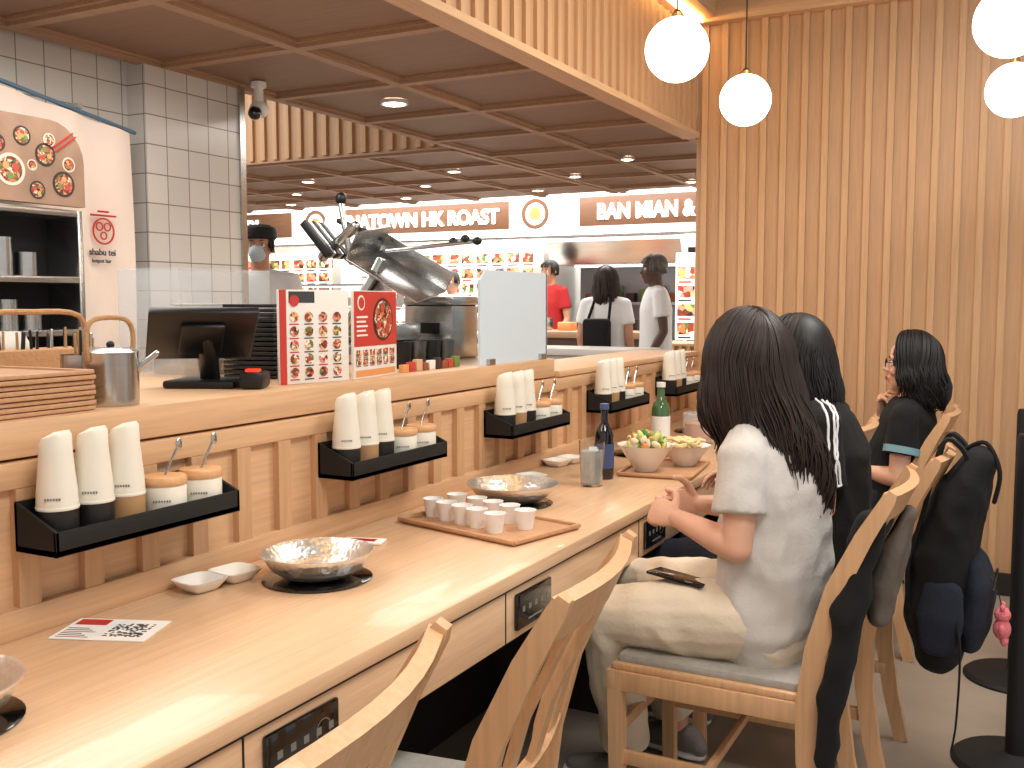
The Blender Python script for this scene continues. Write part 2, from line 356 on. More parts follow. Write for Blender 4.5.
# ------------------------------------------------------------------ things on table far
b=B('water_glass'); b.lathe([(0,.0),(.034,0),(.041,.14),(.039,.14),(.032,.008),(0,.008)],GLASS,(-1.21,2.86,.751),32); b.make()
ice=mat('iced_water',(225,232,236),.15,alpha=.5,bump=.6,bscale=60)
b=B('iced_water'); b.lathe([(0,.010),(.0315,.010),(.037,.11),(0,.11)],ice,(-1.21,2.86,.751),24)
b.box((-.014,-.014,0),(.014,.014,.026),ice,.003,M=TR(-1.205,2.86,.845,.4,.4)); b.make()
def bott(name,x,y,m,lab,h=.26,r=.034):
    b=B(name); b.lathe([(0,.0),(r,0),(r+.001,.01),(r+.001,h*.58),(r*.8,h*.68),(r*.42,h*.76),(r*.38,h*.93),(r*.45,h*.935),(r*.45,h),(0,h)],m,(x,y,.751),28)
    b.lathe([(r+.0015,h*.15),(r+.002,h*.15),(r+.002,h*.48),(r+.0015,h*.48)],lab,(x,y,.751),28,ring=True)
    b.lathe([(r*.46,h*.94),(r*.5,h*.94),(r*.5,h+.004),(0,h+.004)],mat('cap_blue',(70,90,130),.4) if m==bd else WHITE,(x,y,.751),20); b.make()
bd=mat('dark_bottle_glass',(22,20,24),.12,coat=.5); bg=mat('green_bottle_glass',(70,104,66),.1,coat=.5)
bott('soy_bottle',-1.225,3.0,bd,mat('label_blue',(60,80,120),.5),.24,.03); bott('green_glass_bottle',-1.31,3.80,bg,PAPER,.25,.036)
tray('serving_tray',-1.10,3.24,.751,.24,.34,.12)
b=B('vegetable_bowl'); b.lathe([(0,0),(.035,0),(.04,.006),(.075,.06),(.092,.085),(.096,.09),(.09,.088),(.07,.058),(0,.03)],CERAM,(-1.14,3.16,.758),36)
veg=[mat('cabbage',(206,220,140),.6),mat('leaf_green',(92,140,60),.6),mat('corn_yellow',(232,200,90),.5),mat('carrot',(222,132,64),.5),mat('mushroom',(226,208,176),.6)]
random.seed(11)
for i in range(90):
    a=random.random()*6.28; r=.062*math.sqrt(random.random()); z=.758+.085+random.random()*.055*(1-r/.09)
    m=random.choice(veg); R=Euler((random.random()*3,random.random()*3,random.random()*3)).to_matrix()
    b.ell((-1.14+r*math.cos(a),3.16+r*math.sin(a),z),(.025 if m in veg[:2] else .016,.011,.006 if m in veg[:2] else .009),m,R,10,6)
b.make()
b=B('noodle_bowl'); b.lathe([(0,0),(.035,0),(.04,.006),(.07,.045),(.085,.07),(.088,.072),(.08,.07),(.0,.055)],CERAM,(-1.06,3.335,.758),36)
nd=mat('noodles',(230,204,150),.5)
for i in range(60):
    a=random.random()*6.28; r=random.random()*.045; c=V((-1.06+r*math.cos(a),3.335+r*math.sin(a),.825+random.random()*.025)); pts=[c+V((math.cos(t*1.3+a)*.025,math.sin(t*1.3+a)*.025,.004*math.sin(t*2))) for t in range(6)]
    b.sweep(pts,[.004]*6,nd,6)
b.make()
b=B('glass_canister'); b.lathe([(0,.0),(.06,0),(.065,.01),(.065,.12),(.06,.125),(.06,.012),(0,.012)],ACR,(-1.20,3.95,.751),28); b.lathe([(0,.012),(.055,.012),(.055,.08),(0,.08)],mat('broth',(190,120,60),.4),(-1.20,3.95,.751),24); b.make()
# ------------------------------------------------------------------ ledge objects (z=1.12)
Z=1.1205
b=B('tray_stack')
for k in range(8):
    z=Z+k*.0095; j=.003*math.sin(k*2.3); M=TR(-1.71+j,1.10,z,.03)
    b.box((-.155,-.19,0),(.155,.19,.005),TRAYW,.002,M=M)
    for s_ in (-1,1):
        b.box((-.155,s_*.19-.006,.001),(.155,s_*.19+.006,.009),TRAYW,.002,M=M); b.box((s_*.155-.006,-.19,.001),(s_*.155+.006,.19,.009),TRAYW,.002,M=M)
b.make()
def pens(b,x,y,z,n,r,cols,h=.2):
    for i in range(n):
        a=random.random()*6.28; q=r*random.random()
        b.cap((x+q*math.cos(a),y+q*math.sin(a),z),.0035,(x+q*1.5*math.cos(a),y+q*1.5*math.sin(a),z+h*(.85+.2*random.random())),.0028,random.choice(cols),6)
RAT=mat('rattan',(186,140,96),.7,bump=.6,bscale=90)
b=B('steel_kettle'); kx,ky=-1.605,1.375
b.lathe([(0,0),(.050,0),(.0515,.006),(.0515,.098),(.053,.104),(.049,.106),(.040,.112),(0,.114)],STEEL,(kx,ky,Z),32); b.ell((kx,ky,Z+.118),(.008,.008,.008),BLACK,None,12,8)
b.sweep(smoothpath([(kx,ky-.052,Z+.09),(kx,ky-.056,Z+.14),(kx,ky-.035,Z+.168),(kx,ky+.035,Z+.168),(kx,ky+.056,Z+.14),(kx,ky+.052,Z+.09)],4),[.005]*21,RAT,8)
b.cap((kx+.035,ky+.035,Z+.07),.008,(kx+.06,ky+.06,Z+.10),.006,STEEL,10); b.make()
b=B('utensil_cup'); b.lathe([(0,0),(.040,0),(.040,.095),(.037,.095),(.037,.006),(0,.006)],STEEL,(-1.72,1.40,Z),28); pens(b,-1.72,1.40,Z+.02,8,.018,[KRAFT,BLACK,STEEL],.12); b.make()
b=B('chopstick_basket')
b.box((-1.98,1.30,Z),(-1.89,1.60,Z+.10),RAT,.006); b.sweep(smoothpath([(-1.93,1.31,Z+.09),(-1.93,1.33,Z+.17),(-1.93,1.45,Z+.18),(-1.93,1.57,Z+.17),(-1.93,1.59,Z+.09)],4),[.006]*17,RAT,8)
for k in range(7): pens(b,-1.93,1.33+k*.04,Z+.07,3,.02,[BLACK,BLACK,STEEL,KRAFT],.07)
b.make()
b=B('small_plate_row')
for k in range(14): b.lathe([(0,0),(.055,0),(.06,.003),(0,.006)],CERAM,M=TR(-2.10,1.36+k*.013,Z+.075,0,math.radians(84)),seg=20)
b.box((-2.15,1.34,Z),(-2.05,1.57,Z+.016),KRAFT); b.make()
b=B('black_cup_stack')
for k in range(3):
    for q in range(2): b.lathe([(0,0),(.026,0),(.032,.06),(.029,.06),(0,.01)],BLACK,(-2.15+.01*q,1.12+k*.07,Z+q*.062),18)
b.make()
b=B('pos_terminal'); r_=V((.886,.463,0)); f_=V((-.463,.886,0)); U=V((0,0,1)); c0=V((-1.735,1.75,Z+.128))
wv=(r_*.97+f_*.22).normalized(); hv=(r_*.34+U*.66-f_*.66); hv=(hv-wv*hv.dot(wv)*.2).normalized(); nv=wv.cross(hv).normalized()
M2=Matrix(((wv.x,hv.x,nv.x,c0.x),(wv.y,hv.y,nv.y,c0.y),(wv.z,hv.z,nv.z,c0.z),(0,0,0,1)))
b.box((-.122,-.085,-.010),(.122,.085,.010),BLACK,.006,M=M2); b.box((-.05,-.05,.010),(.05,.05,.024),BLACK,.006,M=M2)
M=TR(-1.755,1.79,Z,math.radians(24)); b.box((-.085,-.075,0),(.085,.075,.018),BLACK,.006,M=M); b.sweep([M@V((0,.01,.015)),M@V((0,.0,.07)),c0-U*.01],[(.03,.014)]*3,BLACK,12)
b.make()
b=B('card_reader'); M=TR(-1.62,1.80,Z,.5); b.box((-.028,-.045,0),(.028,.045,.04),BLACK,.01,M=M); b.box((-.015,-.03,.04),(.015,.0,.046),mat('red_led',(220,50,20),em=1.5),M=M); b.make()
b=B('black_tray_pile')
for k in range(16): b.box((-.08,-.10,k*.0125),(.08,.10,k*.0125+.009),BLACK,.002,M=TR(-1.85,2.12,Z,.1+.01*math.sin(k)))
b.make()
b=B('acrylic_case')
for q in (((-2.01,1.95,Z),(-2.005,2.3,Z+.29)),((-2.24,1.95,Z),(-2.235,2.3,Z+.29)),((-2.24,1.95,Z+.29),(-2.005,2.3,Z+.295)),((-2.24,1.95,Z),(-2.005,1.955,Z+.29))): b.box(*q,ACR)
b.box((-2.2,2.03,Z),(-2.03,2.22,Z+.12),STEEL,.004)
for k in range(9): b.lathe([(0,0),(.05,0),(.078,.010),(.080,.012),(.078,.013),(.05,.004),(0,.004)],CERAM,(-2.115,2.125,Z+.121+k*.008),32)
b.make()
# menu stand
MC1=mat('menu_cream',(236,230,220),.5); MC2=mat('menu_red',(196,58,48),.5); foods=[mat('food_brown',(150,78,44),.6),mat('food_green',(110,130,60),.6),mat('food_red',(186,70,50),.6),mat('food_dark',(60,40,34),.6),mat('food_orange',(220,150,90),.6)]
def disc(b,M,y,z,r,m,t=.0015,ax=.0,seg=20): b.lathe([(0,0),(r,0),(r,t),(0,t)],m,M=M@TR(ax,y,z,ry=math.pi/2),seg=seg)
b=B('menu_stand'); random.seed(5)
for (x,y,rz,w,kind) in ((-1.60,1.995,math.radians(-14),.215,0),(-1.585,2.235,math.radians(8),.25,1)):
    M=TR(x,y,Z,rz)
    b.box((-.004,-w/2,0),(.004,w/2,.232),MC1,.001,M=M)
    if kind:
        b.box((.004,-w/2+.002,.085),(.0048,w/2-.002,.230),MC2,M=M); disc(b,M,.04,.155,.058,foods[3],ax=.0045,seg=32); disc(b,M,.04,.155,.051,FOOD1,.002,ax=.005,seg=32)
        for i in range(7): a=i*.9; disc(b,M,.04+.034*math.cos(a),.155+.034*math.sin(a),.013,FOOD1 if i%2 else foods[2],.003,ax=.0055)
        disc(b,M,-.085,.20,.020,MC1,ax=.0045); disc(b,M,-.085,.20,.015,MC2,ax=.0055)
        for k in range(5): b.box((.0048,-.11,.165-k*.012),(.0056,-.05-.01*(k%2),.160-k*.012),MC1,M=M)
        b.box((.004,-w/2+.01,.005),(.0047,w/2-.01,.022),foods[4],M=M)
        for z in (.045,.068):
            for k in range(6): yy=-w/2+.025+k*.039; b.box((.004,yy-.014,z-.009),(.005,yy+.014,z+.008),FOOD1,M=M); b.box((.004,yy-.012,z-.013),(.0047,yy+.012,z-.011),ink,M=M)
    else:
        b.box((.004,-w/2+.03,.20),(.0048,-.0,.228),ink,M=M); b.box((.004,-w/2+.002,.0),(.0048,-w/2+.022,.232),MC2,M=M); disc(b,M,-w/2+.045,.205,.014,MC2,ax=.0052)
        for z in (.028,.062,.096,.130,.165):
            for k in range(4):
                yy=-w/2+.045+k*.044; disc(b,M,yy,z,.0125,FOOD1,ax=.0045); b.box((.004,yy-.014,z-.019),(.0047,yy+.014,z-.016),ink if k%2 else RED,M=M)
b.make()
b=B('card_holder_row')
for k in range(9): b.box((-.015,-.016,0),(.0,.016,.022+.006*(k%3)),random.choice(foods+[MC2,MC1,MC1,OAKX]),.001,M=TR(-1.60,2.41+k*.036,Z,.1*(k%2)))
b.make()
b=B('frosted_screen'); b.prism([(2.76,Z),(3.25,Z),(3.25,Z+.305),(2.80,Z+.305),(2.76,Z+.27)],0,-1.56,-1.552,FROST); b.box((-1.58,2.80,Z),(-1.54,2.84,Z+.02),STEEL); b.box((-1.58,3.18,Z),(-1.54,3.22,Z+.02),STEEL); b.box((-1.74,3.24,Z),(-1.552,3.248,Z+.305),FROST); b.make()
# meat slicer
b=B('meat_slicer'); cx,cy=-1.98,2.80
b.box((cx-.20,cy-.17,Z),(cx+.16,cy+.20,Z+.07),STEEL,.02); b.box((cx-.16,cy-.12,Z+.07),(cx+.10,cy+.14,Z+.13),STEEL,.02)
for sx in (-1,1):
    for sy in (-1,1): b.lathe([(0,-.0),(.02,0),(.02,.012),(0,.012)],BLACK,(cx-.02+sx*.15,cy+.01+sy*.15,Z))
Mt=TR(cx-.02,cy,Z+.23,math.radians(25),math.radians(0),math.radians(28))
b.box((-.012,-.15,-.16),(.012,.16,.13),STEEL,.006,M=Mt)
b.lathe([(0,-.006),(.125,-.006),(.13,0),(.125,.006),(.04,.010),(.03,.02),(0,.02)],STEEL,M=Mt@TR(.02,.02,-.02,ry=math.pi/2),seg=40)
Mt2=TR(cx+.10,cy-.02,Z+.29,math.radians(15),math.radians(10),math.radians(30)); b.box((-.14,-.13,-.004),(.14,.13,.004),STEEL,.002,M=Mt2); b.box((-.14,-.13,0),(-.134,.13,.10),STEEL,.002,M=Mt2); b.box((-.14,.124,0),(.14,.13,.07),STEEL,.002,M=Mt2)
Mt3=TR(cx-.20,cy-.02,Z+.42,math.radians(10),0,math.radians(-40))
for k in range(6): b.box((-.014,-.07+k*.028,-.08),(.014,-.052+k*.028,.07),STEEL if k%2 else BLACK,.003,M=Mt3)
b.cap((cx-.22,cy,Z+.36),.018,(cx-.08,cy,Z+.46),.018,STEEL); b.cap((cx-.10,cy,Z+.34),.012,(cx-.14,cy,Z+.54),.012,STEEL); b.ell((cx-.14,cy,Z+.555),(.020,.020,.022),BLACK)
b.cap((cx-.15,cy,Z+.48),.010,(cx+.0,cy+.03,Z+.42),.010,BLACK)
b.cap((cx+.08,cy-.05,Z+.37),.007,(cx+.36,cy+.06,Z+.40),.007,STEEL)
for k in range(3): b.ell((cx+.28+k*.045,cy+.045,Z+.40+.008*(k%2)),(.016,.014,.014),BLACK,None,12,8)
b.cap((cx-.05,cy+.12,Z+.1),.02,(cx-.09,cy+.14,Z+.40),.018,STEEL)
b.ell((cx-.09,cy-.13,Z+.10),(.022,.018,.022),BLACK)
b.box((cx-.10,cy-.175,Z+.02),(cx-.02,cy-.169,Z+.05),BLACK,.002)
b.make()
b=B('steel_food_warmer'); wx=-2.02; b.box((wx,3.035,Z),(wx+.2,3.22,Z+.19),STEEL,.006); b.box((wx-.005,3.03,Z+.19),(wx+.205,3.225,Z+.225),STEEL,.012); b.box((wx+.07,3.031,Z+.09),(wx+.15,3.036,Z+.13),BLACK,.002)
for k in range(3): b.box((wx+.02,3.032,Z+.02+k*.02),(wx+.06,3.036,Z+.03+k*.02),STEELD)
b.make()
b=B('steel_cup_row')
for k in range(4): b.lathe([(0,0),(.03,0),(.036,.08),(.033,.08),(.028,.004),(0,.004)],STEELD if k%2 else BLACK,(-1.72+.0*k,2.56+.085*k,Z),20)
b.make()
# ------------------------------------------------------------------ left kitchen unit
b=B('kitchen_shelf_unit'); X=-2.6
b.box((-2.76,1.2,0),(-2.745,2.14,1.60),BLACKM)
for y in (1.2,2.12): b.box((-2.745,y,0),(X,y+.02,1.60),STEEL,.002)
for z in (1.24,1.40,1.60): b.box((-2.745,1.2,z-.02),(X+.004,2.12,z),STEEL,.003)
b.box((-2.745,1.2,0),(X,2.12,1.08),STEEL)
b.make()
for (y,z,r,h) in ((1.80,1.40,.035,.08),(1.90,1.40,.038,.11),(1.99,1.40,.03,.07),(2.0,1.24,.03,.06),(1.82,1.24,.04,.08),(1.92,1.24,.03,.09)):
    b=B('steel_canister'); b.lathe([(0,0),(r,0),(r,h),(r*.9,h),(r*.88,.004),(0,.004)],STEEL,(-2.67,y,z+.0005),24); b.make()
b=B('kitchen_poster'); pl=[(1.2,1.612),(2.15,1.612),(2.15,1.74)]+[(2.15-.12+.12*math.cos(t*math.pi/12),1.74+.12*math.sin(t*math.pi/12)) for t in range(7)]+[(1.2,1.86)]
b.prism(pl,0,-2.63,-2.60,mat('poster_brown',(146,116,94),.5,var=.25,vscale=7)); random.seed(9)
M=TR(-2.60,0,0); PD=mat('poster_plate_dark',(48,40,38),.4); PW=mat('poster_plate_pale',(206,196,180),.5)
for (y,z,r,k) in ((1.90,1.70,.046,0),(2.015,1.755,.034,1),(2.075,1.675,.038,1),(1.94,1.80,.028,1),(2.095,1.735,.022,0),(1.985,1.65,.026,1),(1.86,1.77,.026,1),(1.97,1.72,.016,0),(2.03,1.80,.02,0)):
    disc(b,M,y,z,r,PD if k else PW,.0012,seg=32); disc(b,M,y,z,r*.80,FOOD2,.0016,seg=32)
    for i in range(3): disc(b,M,y+r*.4*math.cos(i*2.1+y*30),z+r*.4*math.sin(i*2.1+y*30),r*.22,(foods[2],foods[4],foods[1])[i%3],.002)
b.cap((-2.596,2.04,1.78),.0025,(-2.596,2.11,1.83),.0025,RED,6); b.cap((-2.596,2.05,1.77),.0025,(-2.596,2.12,1.82),.0025,RED,6)
b.make()
e=empty('hanging_banner',(-2.8,2.43,1.2))
b=B('banner_cloth'); BAN=mat('banner_cloth',(236,216,200),.8,var=.03)
vs=[];fs=[];ny,nz=24,20
for j in range(nz+1):
    for i in range(ny+1):
        y=1.90+.61*i/ny; z=1.15+.80*j/nz; z+=-.09*(i/ny-.5)*(j/nz); vs.append((-2.80+.010*math.sin(i*.8+j*.15),y,z))
for j in range(nz):
    for i in range(ny): a=j*(ny+1)+i; fs.append((a,a+1,a+ny+2,a+ny+1))
b.add(vs,fs,BAN); b.make(e,smooth=180)
b=B('banner_rod'); b.cap((-2.80,1.85,2.02),.007,(-2.80,2.53,1.91),.007,mat('rod_blue',(80,110,130),.4))
b.box((-2.93,2.29,1.955),(-2.79,2.31,1.97),STEEL); b.make(e)
b=B('banner_logo'); M=TR(-2.782,0,0)
def ringd(b,M,y,z,r,w,m): b.lathe([(r-w,0),(r,0),(r,.002),(r-w,.002),(r-w,0)],m,M=M@TR(0,y,z,ry=math.pi/2),seg=28,ring=True)
ly=2.37
ringd(b,M,ly,1.56,.045,.006,RED); ringd(b,M,ly-.016,1.575,.015,.0045,RED); ringd(b,M,ly+.016,1.575,.015,.0045,RED); ringd(b,M,ly,1.545,.014,.0045,RED); b.cap((-2.78,ly-.05,1.612),.0035,(-2.78,ly+.05,1.612),.0035,RED,6); b.cap((-2.78,ly-.02,1.625),.0035,(-2.78,ly+.02,1.625),.0035,RED,6)
b.make(e)
text('banner_text','shabu tei',(-2.782,ly-.06,1.480),.030,ink,(math.pi/2,0,math.pi/2),e,.001); text('banner_text_small','hotpot bar',(-2.782,ly-.05,1.455),.018,ink,(math.pi/2,0,math.pi/2),e,.001)
# ------------------------------------------------------------------ food court
WEM=mat('sign_white_glow',(255,253,250),em=1.8); SW=wood('sign_wood',(122,86,62),'X',.12)
e=empty('food_court_sign',(-5,9.05,2.0))
b=B('sign_board'); b.box((-9.5,9.0,1.98),(-1.31,9.12,2.42),WEM); b.box((-9.5,8.96,2.42),(-1.31,9.12,2.52),OAKX); b.box((-9.5,8.97,1.96),(-1.31,9.12,1.98),STEEL)
for (x0,x1) in ((-9.4,-7.5),(-6.75,-4.72),(-3.95,-1.4)): b.box((x0,8.985,2.06),(x1,9.0,2.34),SW,.006)
for x in (-7.15,-4.42):
    b.lathe([(0,0),(.17,0),(.17,.02),(0,.02)],WEM,M=TR(x,9.0,2.2,rx=math.pi/2),seg=28); b.lathe([(.11,.0),(.15,.0),(.15,.03),(.11,.03),(.11,0)],SW,M=TR(x,9.0,2.2,rx=math.pi/2),seg=28,ring=True); b.lathe([(0,0),(.07,0),(.07,.03),(0,.03)],foods[4],M=TR(x,9.0,2.2,rx=math.pi/2),seg=6)
b.make(e)
LET=mat('letter_glow',(255,255,255),em=4.0)
text('sign_text_roast','CHINATOWN HK ROAST',(-7.02,8.975,2.125),.205,LET,(math.pi/2,0,0),e,.006,sx=.93,bold=.03); text('sign_text_noodle','BAN MIAN & FISH SOUP',(-3.76,8.975,2.125),.205,LET,(math.pi/2,0,0),e,.006,sx=.83,bold=.03); text('sign_text_side','MINI WOK SEDI',(-9.3,8.975,2.125),.205,LET,(math.pi/2,0,0),e,.006,sx=.91,bold=.03)
WBR=mat('stall_wall',(226,224,220),.6)
b=B('wall_court_back'); b.box((-9.5,10.9,0),(-1.2,11,3.0),WBR); b.make()
b=B('wall_court_left'); b.box((-9.6,8.9,0),(-9.5,11,3),WBR); b.make()
b=B('wall_court_right'); b.box((-1.3,5.16,0),(-1.2,10.89,3),WBR); b.make()
b=B('wall_court_header'); b.box((-9.5,9.02,2.52),(-1.3,9.12,3.0),WALLW); b.make()
for x in (-7.4,-4.75):
    b=B('wall_stall_divider'); b.box((x,9.6,0),(x+.12,10.89,1.98),WBR); b.make()
def menu_board(x0,x1,z0,z1,y,seed):
    random.seed(seed); b=B('menu_board'); b.box((x0,y,z0),(x1,y+.04,z1),mat('board_glow',(250,248,242),em=1.1))
    n=int((x1-x0)/.2); k=int((z1-z0)/.17)
    for i in range(n):
        for j in range(k):
            xx=x0+.1+i*.2; zz=z0+.10+j*.17
            b.box((xx-.08,y-.008,zz-.05),(xx+.08,y,zz+.06),FOOD3); b.box((xx-.07,y-.006,zz-.085),(xx+.05,y,zz-.07),random.choice([ink,RED]))
    b.make()
menu_board(-7.2,-4.85,1.22,1.95,10.2,1); menu_board(-9.3,-7.5,1.2,1.95,10.2,2); menu_board(-2.95,-2.45,.98,1.78,8.93,4)
b=B('roast_stall_counter'); b.box((-9.4,8.5,0),(-4.75,8.99,.98),mat('stall_brown',(140,100,74),.5,var=.1)); b.box((-9.4,8.45,.98),(-4.70,9.0,1.03),mat('stall_top',(225,222,216),.3),.005)
b.box((-9.3,8.56,1.03),(-5.3,8.57,1.5),ACR); b.box((-9.3,8.55,1.5),(-5.3,8.99,1.52),STEEL); b.box((-9.3,8.7,1.26),(-5.3,8.98,1.27),STEEL); b.box((-9.3,8.60,1.485),(-5.3,8.62,1.50),WEM)
random.seed(4)
for k in range(60): b.ell((-9.2+(k%30)*.13,8.75+.08*(k>29),(1.08 if k<30 else 1.31)+.03*random.random()),(.05,.07,.045),random.choice(foods+[MC1]),None,8,6)
b.make()
b=B('hanging_roast_rack'); b.cap((-6.9,9.5,1.62),.012,(-5.9,9.5,1.62),.012,STEEL)
for k in range(7): b.cap((-6.8+k*.14,9.5,1.56),.02,(-6.8+k*.14,9.5,1.34),.05,mat('roast_meat',(150,60,26),.35,var=.2),10); b.cap((-6.8+k*.14,9.5,1.62),.004,(-6.8+k*.14,9.5,1.55),.004,STEEL,6)
b.make()
b=B('noodle_stall_counter'); b.box((-4.6,8.4,0),(-3.1,8.9,1.0),mat('stall_dark',(88,62,48),.5)); b.box((-4.65,8.35,1.0),(-3.05,8.95,1.06),mat('stall_top2',(178,142,112),.4),.005)
for k in range(5): b.box((-4.5+k*.25,8.6,1.06),(-4.36+k*.25,8.75,1.14+.04*(k%2)),(WHITE,STEEL,foods[4],RED,STEEL)[k],.01)
b.make()
b=B('slatted_counter'); b.box((-3.0,8.3,0),(-1.32,8.8,.95),mat('slat_ochre',(186,142,88),.5)); b.box((-3.02,8.27,.95),(-1.32,8.82,.975),OAKX,.004)
x=-2.98
while x<-1.36: b.box((x,8.275,0),(x+.03,8.301,.95),mat('slat_light',(220,178,118),.5)); x+=.07
b.make()
b=B('stall_hood'); b.prism([(9.5,1.95),(10.4,1.95),(10.4,1.72),(9.6,1.72)],0,-4.55,-3.1,STEEL); b.box((-4.55,10.4,0),(-3.1,10.45,1.9),mat('stall_steel_wall',(150,150,150),.35,.6)); b.box((-4.5,9.75,0),(-3.2,10.35,.95),STEEL,.01)
b.box((-4.4,9.9,1.70),(-3.2,10.0,1.72),WEM)
for k in range(4): b.lathe([(0,0),(.12,0),(.12,.2),(0,.2)],STEELD,(-4.3+k*.32,10.0,.95),20)
b.box((-4.5,10.28,1.30),(-3.15,10.40,1.33),STEEL)
for k in range(8): b.box((-4.45+k*.16,10.30,1.33),(-4.35+k*.16,10.40,1.43+.04*(k%3)),random.choice(foods+[WHITE]),.01)
b.make()
b=B('drink_fridge'); b.box((-3.0,9.3,0),(-2.4,9.9,1.9),WHITE,.01); b.box((-2.95,9.29,.9),(-2.45,9.3,1.85),GLOSS); b.make()
b=B('pickup_counter'); b.box((-3.6,5.6,0),(-2.1,6.0,1.0),mat('grey_panel',(196,192,186),.5)); b.box((-3.62,5.58,1.0),(-2.08,6.02,1.04),mat('grey_top',(214,210,204),.35),.004); b.make()
# ------------------------------------------------------------------ lamps
GL=mat('globe_glow',(255,248,236),em=9,emc=(255,240,218))
for (x,y) in ((-1.03,3.10),(-1.04,3.98),(-.09,3.23),(-.10,4.26)):
    e=empty('globe_pendant_lamp',(x,y,2.115)); b=B('globe'); b.ell((x,y,2.115),(.1,.1,.1),GL,None,32,20); b.make(e)
    b=B('cord_and_cap'); b.cyl((x,y,2.205),(x,y,2.94),.003,BLACKM,8); b.lathe([(0,.0),(.018,0),(.018,.02),(.008,.03),(0,.03)],mat('brass',(190,160,110),.3,1),(x,y,2.208),20); b.lathe([(0,0),(.05,0),(.05,.02),(0,.02)],WHITE,(x,y,2.939),24); b.make(e)
# ------------------------------------------------------------------ chairs
def chair(cx,cy,rz=0):
    w=.43; b=B('dining_chair'); M=Matrix.Translation((cx+.24,cy+w/2,0))@Matrix.Rotation(rz,4,'Z')@Matrix.Translation((-.24,-w/2,0))
    P=lambda x,y,z: M@V((x,y,z)); up=(M.to_3x3()@V((0,1,0)))
    prof=[(.535,0),(.50,.15),(.478,.30),(.475,.43),(.492,.56),(.53,.70),(.585,.82),(.632,.905),(.642,.922)]
    for y in (.014,w-.014):
        b.sweep([P(x,y,z) for x,z in prof],[(.013,.019),(.013,.021),(.013,.023),(.013,.025),(.013,.024),(.013,.022),(.013,.019),(.013,.015),(.011,.009)],CHAIRW,rect=True,up=up)
    for y in (.018,w-.018): b.sweep([P(.03,y,0),P(.02,y,.435)],[(.016,.016),(.018,.018)],CHAIRW,rect=True,up=up)
    def rail(x,z,h,t,bow):
        pts=[P(x+bow*math.sin(math.pi*k/8),.014+(w-.028)*k/8,z) for k in range(9)]
        b.sweep(pts,[(h,t)]*9,CHAIRW,rect=True,up=M.to_3x3()@V((.42,0,.9)))
    rail(.618,.885,.034,.011,.028); rail(.50,.575,.020,.010,.022)
    for y in (.10,.215,.33):
        q=math.sin(math.pi*(y-.014)/(w-.028)); b.sweep([P(.50+.022*q,y,.57),P(.535+.025*q,y,.70),P(.580+.028*q,y,.80),P(.613+.028*q,y,.87)],[(.022,.006)]*4,CHAIRW,rect=True,up=up)
    b.box((.0,0,.385),(.025,w,.435),CHAIRW,.003,M=M); b.box((.455,.02,.385),(.475,w-.02,.435),CHAIRW,.003,M=M)
    for y in (.002,w-.022): b.box((.02,y,.385),(.47,y+.02,.435),CHAIRW,.003,M=M)
    b.box((.012,.008,.435),(.47,w-.008,.452),CHAIRW,.004,M=M)
    b.box((.02,.022,.445),(.462,w-.022,.472),SEAT,.010,M=M)
    for y in (.012,w-.028): b.box((.03,y,.20),(.485,y+.016,.235),CHAIRW,.003,M=M)
    b.box((.018,.02,.27),(.034,w-.02,.30),CHAIRW,.003,M=M); b.box((.24,.02,.21),(.256,w-.02,.232),CHAIRW,.003,M=M)
    b.make()
chair(-1.225,.54,math.radians(13)); chair(-1.215,1.14,math.radians(8)); chair(-.89,2.20); chair(-.845,2.73); chair(-1.12,3.28); chair(-.90,3.86)
# ------------------------------------------------------------------ humans
def head_parts(b,hc,R,s,m,neck):
    P=lambda x,y,z: V(hc)+R@V((x,y,z))*s
    E=lambda c,r: b.ell(P(*c),[q*s for q in r],m,R)
    E((-.008,0,.03),(.094,.074,.082)); E((.012,0,-.03),(.070,.060,.083)); E((.030,0,-.075),(.050,.044,.036)); E((.056,0,-.097),(.022,.024,.016))
    b.cap(P(.080,0,.010),.0065*s,P(.101,0,-.026),.0095*s,m,10)
    for q in (-1,1):
        E((.090,q*.010,-.030),(.010,.008,.007)); E((.058,q*.036,-.03),(.022,.02,.022)); E((-.005,q*.074,-.008),(.017,.008,.030))
    b.cap(P(.074,-.034,.020),.010*s,P(.074,.034,.020),.010*s,m,8)
    E((.082,0,-.060),(.010,.022,.010))
    b.cap(P(-.015,0,-.06),.050*s,V(neck),.055*s,m)
def face_detail(par,hc,R,s,hm):
    P=lambda x,y,z: V(hc)+R@V((x,y,z))*s
    b=B('face_features')
    for q in (-1,1):
        b.ell(P(.0695,q*.031,.0),(.0125*s,)*3,EYEW,R,12,8); b.ell(P(.0795,q*.031,.0),(.0035*s,.0055*s,.0055*s),EYED,R,10,6)
        b.sweep([P(.0835,q*.014,.021),P(.0845,q*.028,.026),P(.079,q*.044,.022)],[.002*s,.003*s,.0015*s],hm,6)
        b.sweep([P(.0805,q*.020,.008),P(.083,q*.031,.011),P(.077,q*.042,.006)],[.001*s,.0018*s,.001*s],EYED,6)
    b.ell(P(.0915,0,-.056),(.0055*s,.019*s,.0045*s),LIPS,R,12,8); b.ell(P(.091,0,-.064),(.0055*s,.016*s,.005*s),LIPS,R,12,8); b.make(par,180)
